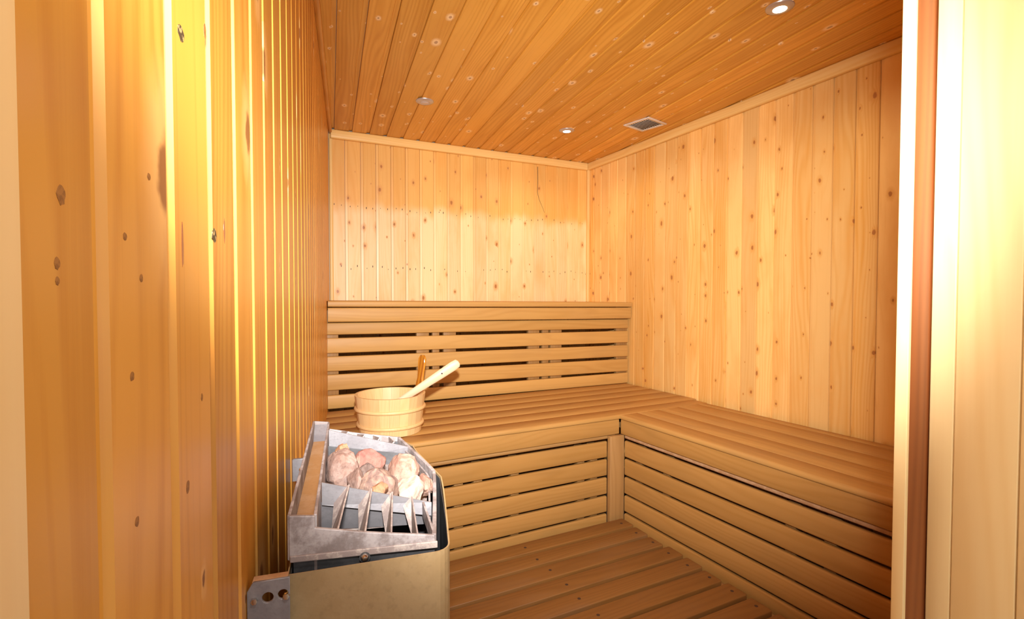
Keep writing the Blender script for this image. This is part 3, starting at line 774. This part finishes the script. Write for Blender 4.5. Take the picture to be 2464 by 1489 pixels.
# wall brackets
def holed_plate(name, mat, w, h, holes, th, M, parent=ht, chamfer=0.):
    """plate in local x,z with round holes, thickness along y"""
    me = bpy.data.meshes.new(name)
    cu = bpy.data.curves.new(name, 'CURVE'); cu.dimensions = '2D'; cu.fill_mode = 'BOTH'; cu.extrude = th/2; cu.bevel_depth = .0006
    def sp(pts):
        s_ = cu.splines.new('POLY'); s_.points.add(len(pts)-1); s_.use_cyclic_u = True
        for i, (x, y) in enumerate(pts): s_.points[i].co = (x, y, 0, 1)
    sp([(0, 0), (w, 0), (w, h), (chamfer, h), (0, h-chamfer*1.6)] if chamfer else [(0, 0), (w, 0), (w, h), (0, h)])
    for hx, hz, r in holes: sp([(hx+r*cos(2*pi*i/20), hz+r*sin(2*pi*i/20)) for i in range(20)])
    tmp = bpy.data.objects.new('tmp', cu); col.objects.link(tmp)
    dg = bpy.context.evaluated_depsgraph_get(); me = bpy.data.meshes.new_from_object(tmp.evaluated_get(dg)); me.name = name
    bpy.data.objects.remove(tmp)
    for vv in me.vertices: vv.co = Vector((vv.co.x, -vv.co.z, vv.co.y))
    me.update()
    return mesh_obj(name, me, mat, parent, M)
br = mesh_obj('bracket', bevel_box('bracket', .001, .036, -.2985, -.268, .772, .775, .001), M_steel, ht, HM)
Mb = HM @ Matrix.Translation(V3(.0015, -.300, .765))
holed_plate('bracket_plate', M_steel, .043, .113, [(.0205, .094, .0066), (.0365, .095, .0062)], .0022, Mb, br, .006)
mesh_obj('bracket_flange', bevel_box('bracket_flange', .006, .043, -.300, -.287, .8765, .8785, .0006), M_rust, br, HM)
bolt = lathe('bolt', [(0, .004), (.0035, .0035), (.0038, 0)], 6)
for bx, bz in ((.0085, .858), (.0415, .858)):
    mesh_obj('bolt', bolt, M_chrome, br, HM @ frame((bx, -.3015, bz), V3(1, 0, 0), V3(0, 0, 1), V3(0, -1, 0)))
Mb2 = HM @ Matrix.Translation(V3(.0008, .205, .817))
b2 = holed_plate('bracket', M_steel, .046, .044, [(.0175, .022, .0065)], .0022, Mb2)
mesh_obj('bracket_flange', bevel_box('bracket_flange', .001, .046, .205, .212, .8605, .8622, .0005), M_steel, b2, HM)

# stones
SM = {
 'grey pink': stone_mat('stone_grey_pink', (0.290, 0.170, 0.131), (0.348, 0.230, 0.188), (0.243, 0.170, 0.155), (0.174, 0.100, 0.080)),
 'orange': stone_mat('stone_orange', (0.382, 0.166, 0.075), (0.429, 0.221, 0.122), (0.348, 0.150, 0.075), (0.233, 0.100, 0.056)),
 'red': stone_mat('stone_red', (0.243, 0.091, 0.070), (0.302, 0.130, 0.099), (0.395, 0.260, 0.188), (0.151, 0.059, 0.047)),
 'dark': stone_mat('stone_dark', (0.127, 0.080, 0.066), (0.198, 0.134, 0.112), (0.151, 0.100, 0.085), (0.058, 0.035, 0.028)),
 'mixed': stone_mat('stone_mixed', (0.233, 0.146, 0.122), (0.382, 0.241, 0.179), (0.174, 0.115, 0.108), (0.139, 0.080, 0.066)),
 'white': stone_mat('stone_white', (0.476, 0.340, 0.263), (0.499, 0.380, 0.309), (0.417, 0.270, 0.196), (0.348, 0.230, 0.179)),
 'round': stone_mat('stone_round', (0.302, 0.146, 0.103), (0.395, 0.241, 0.179), (0.267, 0.130, 0.093), (0.198, 0.100, 0.075)),
}
def stone(n, y, z, sx, sy, sz, mat, label, seed, rot=(0, 0, 0), sharp=.35):
    bm = bmesh.new(); bmesh.ops.create_icosphere(bm, subdivisions=4, radius=1)
    rnd = random.Random(seed)
    planes = [(Vector((rnd.gauss(0, 1), rnd.gauss(0, 1), rnd.gauss(0, 1))).normalized(), rnd.uniform(.62, .88)) for _ in range(11)]
    off = Vector((seed*3.1, seed*1.7, 0))
    for v in bm.verts:
        p = v.co.copy()
        for nn_, dd in planes:
            e = p.dot(nn_)-dd
            if e > 0: p -= nn_*e*.92
        p *= 1+.16*noise.noise(p*1.6+off)+.07*noise.noise(p*4.5+off)+.03*noise.noise(p*11+off)
        v.co = Vector((p.x*sx, p.y*sy, p.z*sz))
    me = bpy.data.meshes.new('stone'); bm.to_mesh(me); bm.free(); smooth(me, 28)
    from mathutils import Euler
    M = HM @ Matrix.Translation(V3(n, y, z)) @ Euler(rot).to_matrix().to_4x4()
    o = mesh_obj('stone', me, SM[mat], None, M)
    tag(o, label, 'stone', 'stones in the heater basket')
stone(.100, .022, .891, .027, .046, .038, 'grey pink', 'largest grey-pink heater stone, at the left of the basket', 3, (.3, .1, .2))
stone(.097, .100, .887, .013, .022, .034, 'orange', 'small orange stone standing behind the large grey-pink one', 5, (.5, .2, .5))
stone(.148, .050, .886, .030, .034, .034, 'red', 'dark red stone with a cream top, in the rear middle of the basket', 8, (.1, .3, .7))
stone(.137, .010, .884, .016, .018, .022, 'dark', 'dark speckled stone wedged in the middle of the basket', 11, (.2, .6, .1))
stone(.160, -.062, .884, .034, .036, .030, 'mixed', 'brown and purple-grey stone in front, against the near plate', 14, (.2, .15, .35))
stone(.204, .000, .883, .025, .036, .034, 'round', 'rounded reddish stone at the right rear of the basket', 17, (.1, .1, .4))
stone(.205, -.096, .878, .024, .032, .030, 'white', 'white three-cornered stone at the right front of the basket', 23, (.5, .3, .1))
stone(.157, -.112, .896, .013, .012, .015, 'orange', 'small orange stone on top of the front stone', 26, (.2, .1, .3))
stone(.124, -.036, .883, .013, .036, .026, 'grey pink', 'narrow pink stone between the large left stone and the front stone', 29, (.2, .0, .3))
stone(.235, -.060, .876, .009, .026, .020, 'round', 'thin pink stone squeezed beside the right rim', 31, (.1, .2, .2))
